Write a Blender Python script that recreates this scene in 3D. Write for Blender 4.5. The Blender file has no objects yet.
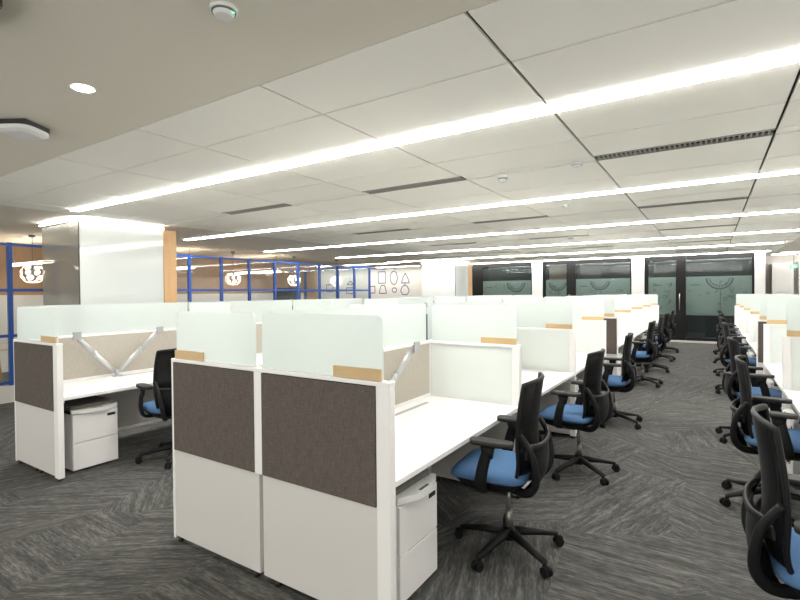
import bpy, bmesh, math, random
from mathutils import Vector, Matrix
random.seed(7)
S = bpy.context.scene
PI = math.pi

# ---------------------------------------------------------------- camera
cd = bpy.data.cameras.new('camera'); cam = bpy.data.objects.new('camera', cd)
S.collection.objects.link(cam); S.camera = cam
cd.sensor_width = 36.0; cd.lens = 480.35/800*36; cd.clip_start = 0.05; cd.clip_end = 100
def cam_matrix(yaw, pitch, roll):
    y, p, r = map(math.radians, (yaw, pitch, roll))
    A = Matrix(((math.cos(y), math.sin(y), 0), (-math.sin(y), math.cos(y), 0), (0, 0, 1)))
    B = Matrix(((1, 0, 0), (0, 0, -1), (0, 1, 0)))
    P = Matrix(((1, 0, 0), (0, math.cos(p), -math.sin(p)), (0, math.sin(p), math.cos(p))))
    Q = Matrix(((math.cos(r), -math.sin(r), 0), (math.sin(r), math.cos(r), 0), (0, 0, 1)))
    W = (Q @ P @ B @ A).transposed()          # columns: right, down, forward in world space
    c = [W.col[0], -W.col[1], -W.col[2]]
    return Matrix(((c[0][0], c[1][0], c[2][0], 0), (c[0][1], c[1][1], c[2][1], 0),
                   (c[0][2], c[1][2], c[2][2], 1.6), (0, 0, 0, 1)))
cam.matrix_world = cam_matrix(32.879, 0.853, -0.483)

# ---------------------------------------------------------------- world, exposure
w = bpy.data.worlds.new('world'); S.world = w; w.use_nodes = True
w.node_tree.nodes['Background'].inputs[0].default_value = (1, .97, .92, 1)
w.node_tree.nodes['Background'].inputs[1].default_value = .85  # even light from all directions, entering by the added windows
S.view_settings.view_transform = 'Standard'; S.view_settings.look = 'None'
S.view_settings.gamma = 1; S.view_settings.use_curve_mapping = False
S.view_settings.exposure = 1.76
LINE_E = 16      # linear ceiling lights
COVE_E = 9.0       # light coves at the columns
DOWN_W = 11.0      # recessed downlights
ROOM_W = 55.0      # lamps in the side rooms

HC = 2.7           # ceiling height
YF = 17.3          # glazed rear wall
XB = -8.87         # blue framed glass wall

# ---------------------------------------------------------------- materials
def mat(name, col, rough=.5, metal=0, spec=.5, emit=None, bump=None, noise=None):
    m = bpy.data.materials.new(name); m.use_nodes = True
    nt = m.node_tree; b = nt.nodes['Principled BSDF']
    b.inputs['Base Color'].default_value = (*col, 1); b.inputs['Roughness'].default_value = rough
    b.inputs['Metallic'].default_value = metal; b.inputs['Specular IOR Level'].default_value = spec
    if emit: b.inputs['Emission Color'].default_value = (*emit[0], 1); b.inputs['Emission Strength'].default_value = emit[1]
    if noise or bump:
        tc = nt.nodes.new('ShaderNodeTexCoord'); n = nt.nodes.new('ShaderNodeTexNoise')
        sc, amt = noise or bump
        n.inputs['Scale'].default_value = sc; n.inputs['Detail'].default_value = 3
        nt.links.new(tc.outputs['Object'], n.inputs['Vector'])
        if noise:
            r = nt.nodes.new('ShaderNodeMixRGB'); nt.links.new(n.outputs['Fac'], r.inputs[0])
            r.inputs[1].default_value = (*[c*(1-amt) for c in col], 1); r.inputs[2].default_value = (*[c*(1+amt) for c in col], 1)
            nt.links.new(r.outputs[0], b.inputs['Base Color'])
        if bump:
            bp = nt.nodes.new('ShaderNodeBump'); bp.inputs['Strength'].default_value = bump[1]; bp.inputs['Distance'].default_value = .002
            nt.links.new(n.outputs['Fac'], bp.inputs['Height']); nt.links.new(bp.outputs[0], b.inputs['Normal'])
    return m

def weave(name, col, amt, sx=260, rough=.95):
    m = mat(name, col, rough, spec=.1); nt = m.node_tree; b = nt.nodes['Principled BSDF']
    tc = nt.nodes.new('ShaderNodeTexCoord'); out = []
    for v in ((1, 1, .08), (.08, .08, 1)):
        mp = nt.nodes.new('ShaderNodeMapping'); mp.inputs['Scale'].default_value = v
        n = nt.nodes.new('ShaderNodeTexNoise'); n.inputs['Scale'].default_value = sx; n.inputs['Detail'].default_value = 2
        nt.links.new(tc.outputs['Object'], mp.inputs[0]); nt.links.new(mp.outputs[0], n.inputs['Vector']); out.append(n)
    ad = nt.nodes.new('ShaderNodeMath'); ad.operation = 'ADD'
    nt.links.new(out[0].outputs['Fac'], ad.inputs[0]); nt.links.new(out[1].outputs['Fac'], ad.inputs[1])
    mr = nt.nodes.new('ShaderNodeMapRange'); mr.inputs['From Min'].default_value = .7; mr.inputs['From Max'].default_value = 1.3
    nt.links.new(ad.outputs[0], mr.inputs['Value'])
    r = nt.nodes.new('ShaderNodeMixRGB'); nt.links.new(mr.outputs[0], r.inputs[0])
    r.inputs[1].default_value = (*[c*(1-amt) for c in col], 1); r.inputs[2].default_value = (*[c*(1+amt) for c in col], 1)
    nt.links.new(r.outputs[0], b.inputs['Base Color'])
    return m

def see_through(name, col, trans, rough=.6, gloss=.0, transl=.4, tcol=(1, 1, 1)):
    """a sheet that lets part of the light straight through and scatters the rest"""
    m = bpy.data.materials.new(name); m.use_nodes = True; nt = m.node_tree; nt.nodes.clear()
    o = nt.nodes.new('ShaderNodeOutputMaterial'); t = nt.nodes.new('ShaderNodeBsdfTransparent'); t.inputs[0].default_value = (*tcol, 1)
    d = nt.nodes.new('ShaderNodeBsdfDiffuse'); d.inputs[0].default_value = (*col, 1)
    tl = nt.nodes.new('ShaderNodeBsdfTranslucent'); tl.inputs[0].default_value = (*col, 1)
    a = nt.nodes.new('ShaderNodeMixShader'); a.inputs[0].default_value = transl
    nt.links.new(d.outputs[0], a.inputs[1]); nt.links.new(tl.outputs[0], a.inputs[2])
    b = nt.nodes.new('ShaderNodeMixShader'); b.inputs[0].default_value = trans
    nt.links.new(a.outputs[0], b.inputs[1]); nt.links.new(t.outputs[0], b.inputs[2])
    g = nt.nodes.new('ShaderNodeBsdfGlossy'); g.inputs['Roughness'].default_value = rough
    f = nt.nodes.new('ShaderNodeFresnel'); f.inputs[0].default_value = 1.45
    mu = nt.nodes.new('ShaderNodeMath'); mu.operation = 'MULTIPLY'; mu.inputs[1].default_value = gloss
    ge = nt.nodes.new('ShaderNodeNewGeometry'); iv = nt.nodes.new('ShaderNodeMath'); iv.operation = 'SUBTRACT'; iv.inputs[0].default_value = 1
    nt.links.new(ge.outputs['Backfacing'], iv.inputs[1]); m2 = nt.nodes.new('ShaderNodeMath'); m2.operation = 'MULTIPLY'
    nt.links.new(f.outputs[0], m2.inputs[0]); nt.links.new(iv.outputs[0], m2.inputs[1]); nt.links.new(m2.outputs[0], mu.inputs[0])
    c = nt.nodes.new('ShaderNodeMixShader'); nt.links.new(mu.outputs[0], c.inputs[0])
    nt.links.new(b.outputs[0], c.inputs[1]); nt.links.new(g.outputs[0], c.inputs[2]); nt.links.new(c.outputs[0], o.inputs[0])
    return m

def emis(name, col, st):
    m = bpy.data.materials.new(name); m.use_nodes = True; nt = m.node_tree; nt.nodes.clear()
    o = nt.nodes.new('ShaderNodeOutputMaterial'); e = nt.nodes.new('ShaderNodeEmission')
    e.inputs[0].default_value = (*col, 1); e.inputs[1].default_value = st; nt.links.new(e.outputs[0], o.inputs[0]); return m

def wood(name, c1, c2, ax):
    m = mat(name, c1, .5); nt = m.node_tree; b = nt.nodes['Principled BSDF']
    tc = nt.nodes.new('ShaderNodeTexCoord'); mp = nt.nodes.new('ShaderNodeMapping'); mp.inputs['Scale'].default_value = ax
    n = nt.nodes.new('ShaderNodeTexNoise'); n.inputs['Scale'].default_value = 6; n.inputs['Detail'].default_value = 5
    r = nt.nodes.new('ShaderNodeMixRGB'); r.inputs[1].default_value = (*c1, 1); r.inputs[2].default_value = (*c2, 1)
    nt.links.new(tc.outputs['Object'], mp.inputs[0]); nt.links.new(mp.outputs[0], n.inputs['Vector'])
    nt.links.new(n.outputs['Fac'], r.inputs[0]); nt.links.new(r.outputs[0], b.inputs['Base Color']); return m

def carpet():
    """carpet tiles: straight-edged wedges, each with its own direction of dark and light streaks"""
    m = mat('carpet', (.05, .05, .048), .95, spec=.1); nt = m.node_tree; L = nt.links; b = nt.nodes['Principled BSDF']
    N = nt.nodes.new
    tc = N('ShaderNodeTexCoord')
    v = N('ShaderNodeTexVoronoi'); v.inputs['Scale'].default_value = 1.15; v.inputs['Randomness'].default_value = .75
    mp0 = N('ShaderNodeMapping'); mp0.inputs['Scale'].default_value = (1.5, .8, 1); mp0.inputs['Rotation'].default_value = (0, 0, .45)
    L.new(tc.outputs['Object'], mp0.inputs[0]); L.new(mp0.outputs[0], v.inputs['Vector'])
    sep = N('ShaderNodeSeparateColor'); L.new(v.outputs['Color'], sep.inputs[0])
    a1 = N('ShaderNodeMath'); a1.operation = 'MULTIPLY'; a1.inputs[1].default_value = 5; L.new(sep.outputs[0], a1.inputs[0])
    a2 = N('ShaderNodeMath'); a2.operation = 'FLOOR'; L.new(a1.outputs[0], a2.inputs[0])
    a3 = N('ShaderNodeMath'); a3.operation = 'MULTIPLY'; a3.inputs[1].default_value = PI/5; L.new(a2.outputs[0], a3.inputs[0])
    rot = N('ShaderNodeVectorRotate'); rot.rotation_type = 'Z_AXIS'
    L.new(tc.outputs['Object'], rot.inputs['Vector']); L.new(a3.outputs[0], rot.inputs['Angle'])
    def streak(sx, sy, sc, det):
        mp = N('ShaderNodeMapping'); mp.inputs['Scale'].default_value = (sx, sy, 1); n = N('ShaderNodeTexNoise')
        n.inputs['Scale'].default_value = sc; n.inputs['Detail'].default_value = det; n.inputs['Roughness'].default_value = .65
        L.new(rot.outputs[0], mp.inputs[0]); L.new(mp.outputs[0], n.inputs['Vector']); return n
    s1 = streak(2.2, 24, 1, 4); s2 = streak(14, 75, 1, 2)
    fine = N('ShaderNodeTexNoise'); fine.inputs['Scale'].default_value = 190; fine.inputs['Detail'].default_value = 2
    L.new(tc.outputs['Object'], fine.inputs['Vector'])
    def mrange(n, lo, hi, a, c):
        r = N('ShaderNodeMapRange'); r.inputs['From Min'].default_value = lo; r.inputs['From Max'].default_value = hi
        r.inputs['To Min'].default_value = a; r.inputs['To Max'].default_value = c; L.new(n.outputs['Fac'], r.inputs['Value']); return r
    r1 = mrange(s1, .30, .72, .08, .60); r2 = mrange(s2, .30, .72, .02, .42); r3 = mrange(fine, .3, .7, -.1, .1)
    ad = N('ShaderNodeMath'); ad.operation = 'ADD'; L.new(r1.outputs[0], ad.inputs[0]); L.new(r2.outputs[0], ad.inputs[1])
    ad2 = N('ShaderNodeMath'); ad2.operation = 'ADD'; L.new(ad.outputs[0], ad2.inputs[0]); L.new(r3.outputs[0], ad2.inputs[1])
    cr = N('ShaderNodeValToRGB'); L.new(ad2.outputs[0], cr.inputs[0])
    cr.color_ramp.elements[0].position = .1; cr.color_ramp.elements[0].color = (.036, .037, .036, 1)
    cr.color_ramp.elements[1].position = .95; cr.color_ramp.elements[1].color = (.205, .20, .187, 1)
    e = cr.color_ramp.elements.new(.5); e.color = (.080, .080, .077, 1)
    L.new(cr.outputs[0], b.inputs['Base Color'])
    bp = N('ShaderNodeBump'); bp.inputs['Strength'].default_value = .5; bp.inputs['Distance'].default_value = .004
    L.new(ad2.outputs[0], bp.inputs['Height']); L.new(bp.outputs[0], b.inputs['Normal'])
    return m

M = dict(
    carpet=carpet(),
    plaster=mat('ceiling_plaster', (.69, .645, .555), .9, spec=.1),
    tile=mat('ceiling_tile', (.85, .825, .76), .75, spec=.2, noise=(1.1, .02)),
    seam=mat('ceiling_gap', (.10, .095, .09), .9),
    wall=mat('wall_paint', (.72, .70, .67), .85, spec=.2),
    white=mat('white_laminate', (.665, .635, .615), .45),
    frame=mat('white_frame', (.89, .87, .86), .35),
    desk=mat('white_worktop', (.86, .86, .85), .35),
    fabric=weave('taupe_fabric', (.125, .105, .093), .25),
    beige=weave('beige_fabric', (.47, .435, .375), .08),
    lower=mat('grey_white_panel', (.58, .56, .53), .5),
    frost=see_through('frosted_glass', (.77, .815, .80), .20, .25, .35, .42, (.96, .985, .975)),
    frost2=see_through('frosted_infill', (.85, .885, .86), .02, .3, .3, .3),
    clip=wood('pale_wood', (.56, .38, .19), (.66, .47, .26), (1, 1, 8)),
    dark=mat('dark_grey_metal', (.10, .12, .115), .45),
    slot=mat('cable_slot_grey', (.38, .38, .38), .5),
    foot=mat('black_foot', (.02, .02, .02), .5),
    arm=mat('silver_metal', (.55, .56, .56), .35, .6),
    cushion=weave('grey_cushion', (.20, .185, .17), .2),
    blk=mat('black_plastic', (.008, .008, .009), .55, spec=.25),
    blk2=mat('grey_black_pad', (.028, .027, .026), .6, spec=.3),
    mesh=see_through('black_chair_mesh', (.008, .008, .009), .10, .5, .25, .1),
    blue=mat('blue_fabric', (.10, .20, .38), .9, spec=.15, noise=(90, .12)),
    chrome=mat('chrome', (.75, .75, .75), .2, .9),
    steel=mat('grey_steel', (.30, .29, .27), .35, .7),
    glass2=see_through('rear_glass', (.2, .25, .25), .94, .03, .7, 0, (.80, .84, .83)),
    glass=see_through('clear_glass', (.8, .85, .85), .975, .02, 1.3, 0, (.93, .95, .95)),
    bluef=mat('blue_paint', (.012, .065, .29), .45),
    woodp=wood('oak_panel', (.56, .33, .15), (.68, .43, .21), (3, 3, .25)),
    woodw=wood('oak_wall', (.31, .16, .064), (.43, .235, .10), (3, 3, .25)),
    brown=mat('brown_ceiling', (.30, .22, .16), .7),
    lacq=mat('white_back_painted_glass', (.60, .63, .615), .10, spec=.6),
    greyg=see_through('grey_tinted_glass', (.50, .49, .46), .52, .04, 1.0, .2, (.85, .84, .8)),
    tape=mat('black_joint', (.05, .05, .05), .5),
    line=emis('linear_light', (1, .975, .93), LINE_E),
    cove=emis('cove_light', (1, .97, .92), COVE_E),
    sideline=emis('added_side_line', (1, .86, .70), 9),
    down=emis('downlight_lens', (1, .95, .85), 30),
    pend=emis('pendant_glow', (1, .84, .68), 1.6),
    exitg=emis('exit_green', (.10, .75, .30), 1.1),
    exitw=emis('exit_white', (.85, 1, .9), 2.0),
    grill=mat('grille_metal', (.30, .29, .26), .5),
    grilld=mat('duct_dark', (.03, .03, .03), .9),
    black=mat('black_frame', (.008, .008, .008), .6, spec=.2),
    film=see_through('frosted_film', (.44, .52, .49), .10, .3, .5, .25, (.85, .93, .9)),
    ink=mat('film_print', (.035, .05, .045), .7),
    icon=mat('wall_print', (.16, .17, .26), .7),
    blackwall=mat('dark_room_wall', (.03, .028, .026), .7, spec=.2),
    pillar=mat('white_pillar', (.80, .79, .77), .6),
    device=mat('device_white', (.70, .70, .68), .4),
    plinth=mat('white_plinth', (.62, .60, .57), .6),
    table=mat('table_top', (.55, .50, .42), .5),
)

# ---------------------------------------------------------------- helpers
def newbm(): return bmesh.new()
def box(bm, x0, x1, y0, y1, z0, z1, bev=0, mi=0, seg=2):
    t = bmesh.new(); bmesh.ops.create_cube(t, size=1)
    bmesh.ops.scale(t, vec=(x1-x0, y1-y0, z1-z0), verts=t.verts)
    bmesh.ops.translate(t, vec=((x0+x1)/2, (y0+y1)/2, (z0+z1)/2), verts=t.verts)
    if bev > 0: bmesh.ops.bevel(t, geom=t.edges[:], offset=bev, segments=seg, affect='EDGES', profile=.5)
    merge(bm, t, mi)
def merge(bm, t, mi=0, matx=None):
    if matx is not None: bmesh.ops.transform(t, matrix=matx, verts=t.verts)
    vs = [bm.verts.new(v.co) for v in t.verts]; t.verts.index_update()
    for f in t.faces:
        try: nf = bm.faces.new([vs[v.index] for v in f.verts]); nf.material_index = mi; nf.smooth = f.smooth
        except ValueError: pass
    t.free()
def cyl(bm, p0, p1, r0, r1=None, n=16, mi=0):
    r1 = r0 if r1 is None else r1
    p0 = Vector(p0); p1 = Vector(p1); d = (p1-p0).normalized()
    a = d.orthogonal().normalized(); b = d.cross(a)
    R0 = [bm.verts.new(p0+(a*math.cos(2*PI*i/n)+b*math.sin(2*PI*i/n))*r0) for i in range(n)]
    R1 = [bm.verts.new(p1+(a*math.cos(2*PI*i/n)+b*math.sin(2*PI*i/n))*r1) for i in range(n)]
    for i in range(n):
        f = bm.faces.new((R0[i], R0[(i+1) % n], R1[(i+1) % n], R1[i])); f.smooth = True; f.material_index = mi
    f = bm.faces.new(R0[::-1]); f.material_index = mi; f = bm.faces.new(R1); f.material_index = mi
def sweep(bm, pts, ra, rb=None, n=10, side=(0, 1, 0), closed=False):
    """elliptic section swept along pts; ra = half size along `side`, rb = half size across it"""
    P = [Vector(p) for p in pts]; k = len(P); rb = ra if rb is None else rb
    A = ra if hasattr(ra, '__len__') else [ra]*k; B = rb if hasattr(rb, '__len__') else [rb]*k
    rings = []
    for i, p in enumerate(P):
        if closed: d = P[(i+1) % k]-P[i-1]
        else: d = P[min(i+1, k-1)]-P[max(i-1, 0)]
        d.normalize(); s = Vector(side); s = s-d*s.dot(d)
        if s.length < 1e-3: s = d.orthogonal()
        s.normalize(); t = d.cross(s)
        rings.append([bm.verts.new(p+s*A[i]*math.cos(2*PI*j/n)+t*B[i]*math.sin(2*PI*j/n)) for j in range(n)])
    for i in range(k if closed else k-1):
        a, b = rings[i], rings[(i+1) % k]
        for j in range(n):
            f = bm.faces.new((a[j], a[(j+1) % n], b[(j+1) % n], b[j])); f.smooth = True
    if not closed: bm.faces.new(rings[0][::-1]); bm.faces.new(rings[-1])
def spline(pts, m=6):
    P = [Vector(p) for p in pts]; out = []
    for i in range(len(P)-1):
        p0 = P[max(i-1, 0)]; p1 = P[i]; p2 = P[i+1]; p3 = P[min(i+2, len(P)-1)]
        for j in range(m):
            t = j/m
            out.append(.5*((2*p1)+(p2-p0)*t+(2*p0-5*p1+4*p2-p3)*t*t+(3*p1-p0-3*p2+p3)*t**3))
    out.append(P[-1]); return out
def prism(bm, pts, z0, z1, mi=0, smooth=False):
    a = [bm.verts.new((x, y, z0)) for x, y in pts]; b = [bm.verts.new((x, y, z1)) for x, y in pts]; n = len(pts)
    for i in range(n):
        f = bm.faces.new((a[i], a[(i+1) % n], b[(i+1) % n], b[i])); f.material_index = mi; f.smooth = smooth
    f = bm.faces.new(a[::-1]); f.material_index = mi; f = bm.faces.new(b); f.material_index = mi
def obj(name, bm, mats, parent=None, loc=None):
    bmesh.ops.recalc_face_normals(bm, faces=bm.faces[:])
    me = bpy.data.meshes.new(name); bm.to_mesh(me); bm.free()
    for m in (mats if isinstance(mats, (list, tuple)) else [mats]): me.materials.append(m)
    o = bpy.data.objects.new(name, me); S.collection.objects.link(o)
    if parent: o.parent = parent
    if loc: o.location = loc
    return o
def tag(o, label=None, cat=None, group=None, kind=None):
    if label: o['label'] = label
    if cat: o['category'] = cat
    if group: o['group'] = group
    if kind: o['kind'] = kind
    return o
def thing(name, label, cat, loc=(0, 0, 0), rz=0, group=None):
    o = bpy.data.objects.new(name, None); S.collection.objects.link(o)
    o.location = loc; o.rotation_euler = (0, 0, rz); o.empty_display_size = .1
    return tag(o, label, cat, group)
def struct(name, bm, m, parent=None):
    o = obj(name, bm, m, parent)
    if not parent: tag(o, kind='structure')
    return o
def sroot(name, loc=(0, 0, 0)):
    o = bpy.data.objects.new(name, None); S.collection.objects.link(o); o.location = loc
    return tag(o, kind='structure')
def b1(name, m, parent, *a, bev=0):
    bm = newbm(); box(bm, *a, bev=bev); return obj(name, bm, m, parent)
KIDS = {}
def dup(root, loc, rz, label, group=None):
    if root.name not in KIDS:
        kids = lambda o: [c for c in S.collection.objects if c.parent == o]
        KIDS[root.name] = [(c, kids(c)) for c in kids(root)]
    r = root.copy(); S.collection.objects.link(r); r.location = loc; r.rotation_euler = (0, 0, rz); r['label'] = label
    if group: r['group'] = group
    for ch, gs in KIDS[root.name]:
        c = ch.copy(); S.collection.objects.link(c); c.parent = r
        for g in gs:
            d = g.copy(); S.collection.objects.link(d); d.parent = c
    return r
ORD = ['first', 'second', 'third', 'fourth', 'fifth', 'sixth', 'seventh', 'eighth', 'ninth', 'tenth']

# ================================================================ structure
X0, X1, Y0, Y1 = -17.5, 4.6, -2.4, 21.5
bm = newbm(); box(bm, X0, X1, Y0, Y1, -.1, 0); struct('floor', bm, M['carpet'])

# ceiling: plaster field, tile field with open joints, dark void above
bm = newbm()
TX0, TX1, TY0 = -7.2, 1.57, 1.74
box(bm, X0, X1, Y0, Y1, HC+.05, HC+.12, mi=2)
box(bm, X0, X1, Y0, TY0, HC, HC+.05, mi=0); box(bm, TX1, X1, TY0, Y1, HC, HC+.05, mi=0)
LY = [2.93+2.83*k for k in range(6)]
# plaster left of the tiles is cut around the light slots
ends = [(-6.86, TX1-.15), (-8.8, TX1-.15)]+[(-9.7, TX1-.15)]*4
edges = [TY0]
for y in LY: edges += [y-.065, y+.065]
edges.append(Y1)
for i in range(0, len(edges)-1):
    a, b = edges[i], edges[i+1]
    if i % 2 == 0: box(bm, X0, TX0, a, b, HC, HC+.05, mi=0)
    else:
        k = (i-1)//2
        if ends[k][0] < TX0: box(bm, X0, ends[k][0], a, b, HC, HC+.05, mi=0)
        else: box(bm, X0, TX0, a, b, HC, HC+.05, mi=0)
xs = [TX0]+[.38-1.19*k for k in range(6, -1, -1)]+[TX1]
rows = []
for k, L in enumerate(LY):
    a = TY0 if k == 0 else L-1.51+.085
    rows += [(a, L-.69), (L-.69, L-.065), (L+.065, L+.69), (L+.69, L+1.235)]
rows[-1] = (LY[-1]+.69, YF+1.2)
for (a, b) in rows:
    for i in range(len(xs)-1):
        gw = lambda q: {6: .016, 7: .015}.get(q, .012)
        g0 = gw(i) if i else 0; g1 = gw(i+1)
        box(bm, xs[i]+g0*.6, xs[i+1]-g1*.6, a+.007, b-.007, HC, HC+.018, mi=1)
box(bm, TX0, TX1, YF+1.2, Y1, HC, HC+.05, mi=0)
# blank band pieces between the air grilles, and slot ends beside the lights
for k, L in enumerate(LY[:-1]):
    for i in range(len(xs)-1):
        if i % 2 == 1 or i == 0: box(bm, xs[i]+.007, xs[i+1]-.007, L+1.252, L+1.388, HC+.004, HC+.018, mi=1)
for k, L in enumerate(LY): box(bm, TX1-.145, TX1, L-.065, L+.065, HC, HC+.018, mi=1)
box(bm, -7.2, -6.865, LY[0]-.065, LY[0]+.065, HC, HC+.018, mi=1)
struct('ceiling', bm, [M['plaster'], M['tile'], M['seam']])

bm = newbm(); box(bm, X1, X1+.1, Y0, Y1, 0, .5); box(bm, X1, X1+.1, Y0, Y1, 2.5, HC+.1)
for y in [Y0+.1+3.96*k for k in range(7)]: box(bm, X1, X1+.1, min(y, Y1)-.1, min(y, Y1)+.1 if y < Y1 else Y1, .5, 2.5)
struct('wall_right', bm, M['wall'])
bm = newbm(); box(bm, X1+.045, X1+.053, Y0, Y1, .5, 2.5); struct('added_window_right', bm, M['glass'])  # glazing added on the unseen right side to let in fill daylight
bm = newbm(); box(bm, X0, X1, Y0-.1, Y0, 0, .3); box(bm, X0, X1, Y0-.1, Y0, 2.6, HC+.1)
for k in range(8): x = X0+.1+(X1-X0-.2)*k/7; box(bm, x-.1, x+.1, Y0-.1, Y0, .3, 2.6)
struct('wall_behind_camera', bm, M['wall'])
bm = newbm(); box(bm, X0, X1, Y0-.055, Y0-.047, .3, 2.6); struct('added_window_behind', bm, M['glass'])  # unseen glazing added behind the camera so daylight brightens ceiling and panels
bm = newbm(); box(bm, X0-.1, X0, Y0, Y1, 0, HC+.1); struct('wall_left', bm, M['woodw'])
bm = newbm(); box(bm, X0, X1, Y1, Y1+.1, 0, HC+.1); struct('wall_back', bm, M['blackwall'])

# ---- white graphic wall at the far left and the exit doorway
bm = newbm(); box(bm, X0, -10.05, YF, YF+.15, 0, HC); struct('wall_back_left', bm, M['wall'])
bm = newbm(); box(bm, -10.05, -9.85, YF-.05, YF+.15, 0, HC); struct('trim_1', bm, M['woodp'])
bm = newbm(); box(bm, -9.85, -7.7, YF+.9, YF+1.0, 0, HC); box(bm, -7.7, -7.55, YF, YF+1, 0, HC); box(bm, -9.9, -9.85, YF+.15, YF+1, 0, HC)
struct('wall_exit_recess', bm, M['blackwall'])

# ---- rear glass front: pillars, dark frames, panes with frosted film
def px_x(px): # x on the rear wall for a column of the photograph, from the calibrated camera
    u = (px-400)/480.35; a = math.radians(32.879)
    return YF*(u*math.cos(a)-math.sin(a))/(math.cos(a)+u*math.sin(a))
for i, (a, b) in enumerate(((533, 543), (632, 644.5), (754.5, 765))):
    bm = newbm(); box(bm, px_x(a), px_x(b), YF-.12, YF+.2, 0, HC-.01, bev=.005); struct('wall_pillar_%d' % (i+1), bm, M['pillar'])
bm = newbm(); box(bm, px_x(473), px_x(765), YF-.13, YF+.02, 0, .05); struct('baseboard_back', bm, M['white'])
zt = 2.6
def frame_unit(name, a, b, lw, rw, n_bars, film, kindname):
    """dark frame between photo columns a and b with stiles lw and rw wide (photo columns)"""
    r = sroot(name)
    x0, x1, xa, xb = px_x(a), px_x(b), px_x(a+lw), px_x(b-rw)
    g = .004
    bm = newbm()
    if lw: box(bm, x0+g, xa, YF-.04, YF+.06, .055, zt)
    if rw: box(bm, xb, x1-g, YF-.04, YF+.06, .055, zt)
    box(bm, x0+g, x1-g, YF-.041, YF+.061, zt-.05, HC-.01); box(bm, x0+g, x1-g, YF-.041, YF+.061, .052, .14)
    obj('window_frame', bm, M['black'], r)
    b1('pane', M['glass2'], r, xa+.002, xb-.002, YF-.006, YF+.006, .142, zt-.052)
    bm = newbm(); box(bm, xa+.002, xb-.002, YF+.0145, YF+.0175, .84, 2.02); obj('frosted_film', bm, M['film'], r)
    return r, xa, xb
def ring(bm, cx, cz, r, t, y, n=40, a0=0, a1=2*PI):
    for i in range(n):
        p = a0+(a1-a0)*i/n; q = a0+(a1-a0)*(i+1)/n
        vs = [(cx+math.cos(p)*(r-t), cz+math.sin(p)*(r-t)), (cx+math.cos(p)*(r+t), cz+math.sin(p)*(r+t)),
              (cx+math.cos(q)*(r+t), cz+math.sin(q)*(r+t)), (cx+math.cos(q)*(r-t), cz+math.sin(q)*(r-t))]
        A = [bm.verts.new((x, y, z)) for x, z in vs]; B = [bm.verts.new((x, y+.002, z)) for x, z in vs]
        bm.faces.new(A); bm.faces.new(B[::-1])
        for k in range(4): bm.faces.new((A[k], B[k], B[(k+1) % 4], A[(k+1) % 4]))
def line(bm, xa, za, xb, zb, y, t=.006):
    d = Vector((xb-xa, zb-za)); n = Vector((-d.y, d.x)).normalized()*t
    vs = [(xa+n.x, za+n.y), (xa-n.x, za-n.y), (xb-n.x, zb-n.y), (xb+n.x, zb+n.y)]
    A = [bm.verts.new((x, y, z)) for x, z in vs]; B = [bm.verts.new((x, y+.002, z)) for x, z in vs]
    bm.faces.new(A); bm.faces.new(B[::-1])
    for k in range(4): bm.faces.new((A[k], B[k], B[(k+1) % 4], A[(k+1) % 4]))
def gear(bm, cx, cz, r, y):
    ring(bm, cx, cz, r, .010, y); ring(bm, cx, cz, r*.74, .006, y)
    for k in range(24):
        a = 2*PI*k/24; line(bm, cx+math.cos(a)*r*.78, cz+math.sin(a)*r*.78, cx+math.cos(a)*r*.95, cz+math.sin(a)*r*.95, y, .007)
    line(bm, cx, cz, cx+r*.5, cz+r*.1, y); line(bm, cx, cz, cx-.02, cz+r*.45, y)
units = [('window_1', 473, 533, 10, 1.5), ('door_1', 543, 576, 3, 9), ('window_2', 576, 632, 0, 1.5),
         ('door_2', 644.5, 686, 4, 10), ('window_3', 686, 754.5, 0, 2.5)]
gears = {'window_1': (516, 1.95, .34), 'door_1': (559, 1.93, .30), 'window_2': (600, 1.95, .3), 'window_3': (719.5, 1.98, .34)}
for (nm, a, b, lw, rw) in units:
    r, xa, xb = frame_unit(nm, a, b, lw, rw, 0, True, 'w')
    gb = newbm(); y = YF+.008
    rr = random.Random(nm)
    if nm in gears:
        px, cz, rad = gears[nm]; cx = min(max(px_x(px), xa+rad+.02), xb-rad-.02)
        # only the part of the ring on the film
        ring(gb, cx, cz, rad, .012, y, 30, PI*1.02, PI*1.98); ring(gb, cx, cz, rad*.72, .007, y, 24, PI*1.02, PI*1.98)
        for k in range(13):
            t = PI*(1.03+.94*k/12); line(gb, cx+math.cos(t)*rad*.78, cz+math.sin(t)*rad*.78, cx+math.cos(t)*rad*.96, cz+math.sin(t)*rad*.96, y, .008)
        line(gb, cx+.02, cz-rad, cx+.02, .9, y, .005)
    for k in range(16):
        xx = rr.uniform(xa+.1, xb-.15); zz = rr.uniform(.95, 1.85); ll = rr.uniform(.05, .16)
        if rr.random() < .5: line(gb, xx, zz, xx+ll*.6, zz+ll, y, .006)
        else: ring(gb, xx, zz, ll*.35, .005, y, 14)
    for k in range(5):
        xx = xa+.12+k*.055; line(gb, xx, 1.76, xx+.03, 1.76+.03*(k % 2), y, .012)
    obj('film_print', gb, M['ink'], r)
    if nm.startswith('door'):
        hx = xb+.10
        bm = newbm(); cyl(bm, (hx, YF-.10, 1.0), (hx, YF-.10, 1.5), .012, n=10)
        cyl(bm, (hx, YF-.04, 1.08), (hx, YF-.10, 1.08), .008, n=8); cyl(bm, (hx, YF-.04, 1.42), (hx, YF-.10, 1.42), .008, n=8)
        obj('door_handle', bm, M['steel'], r)
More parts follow.
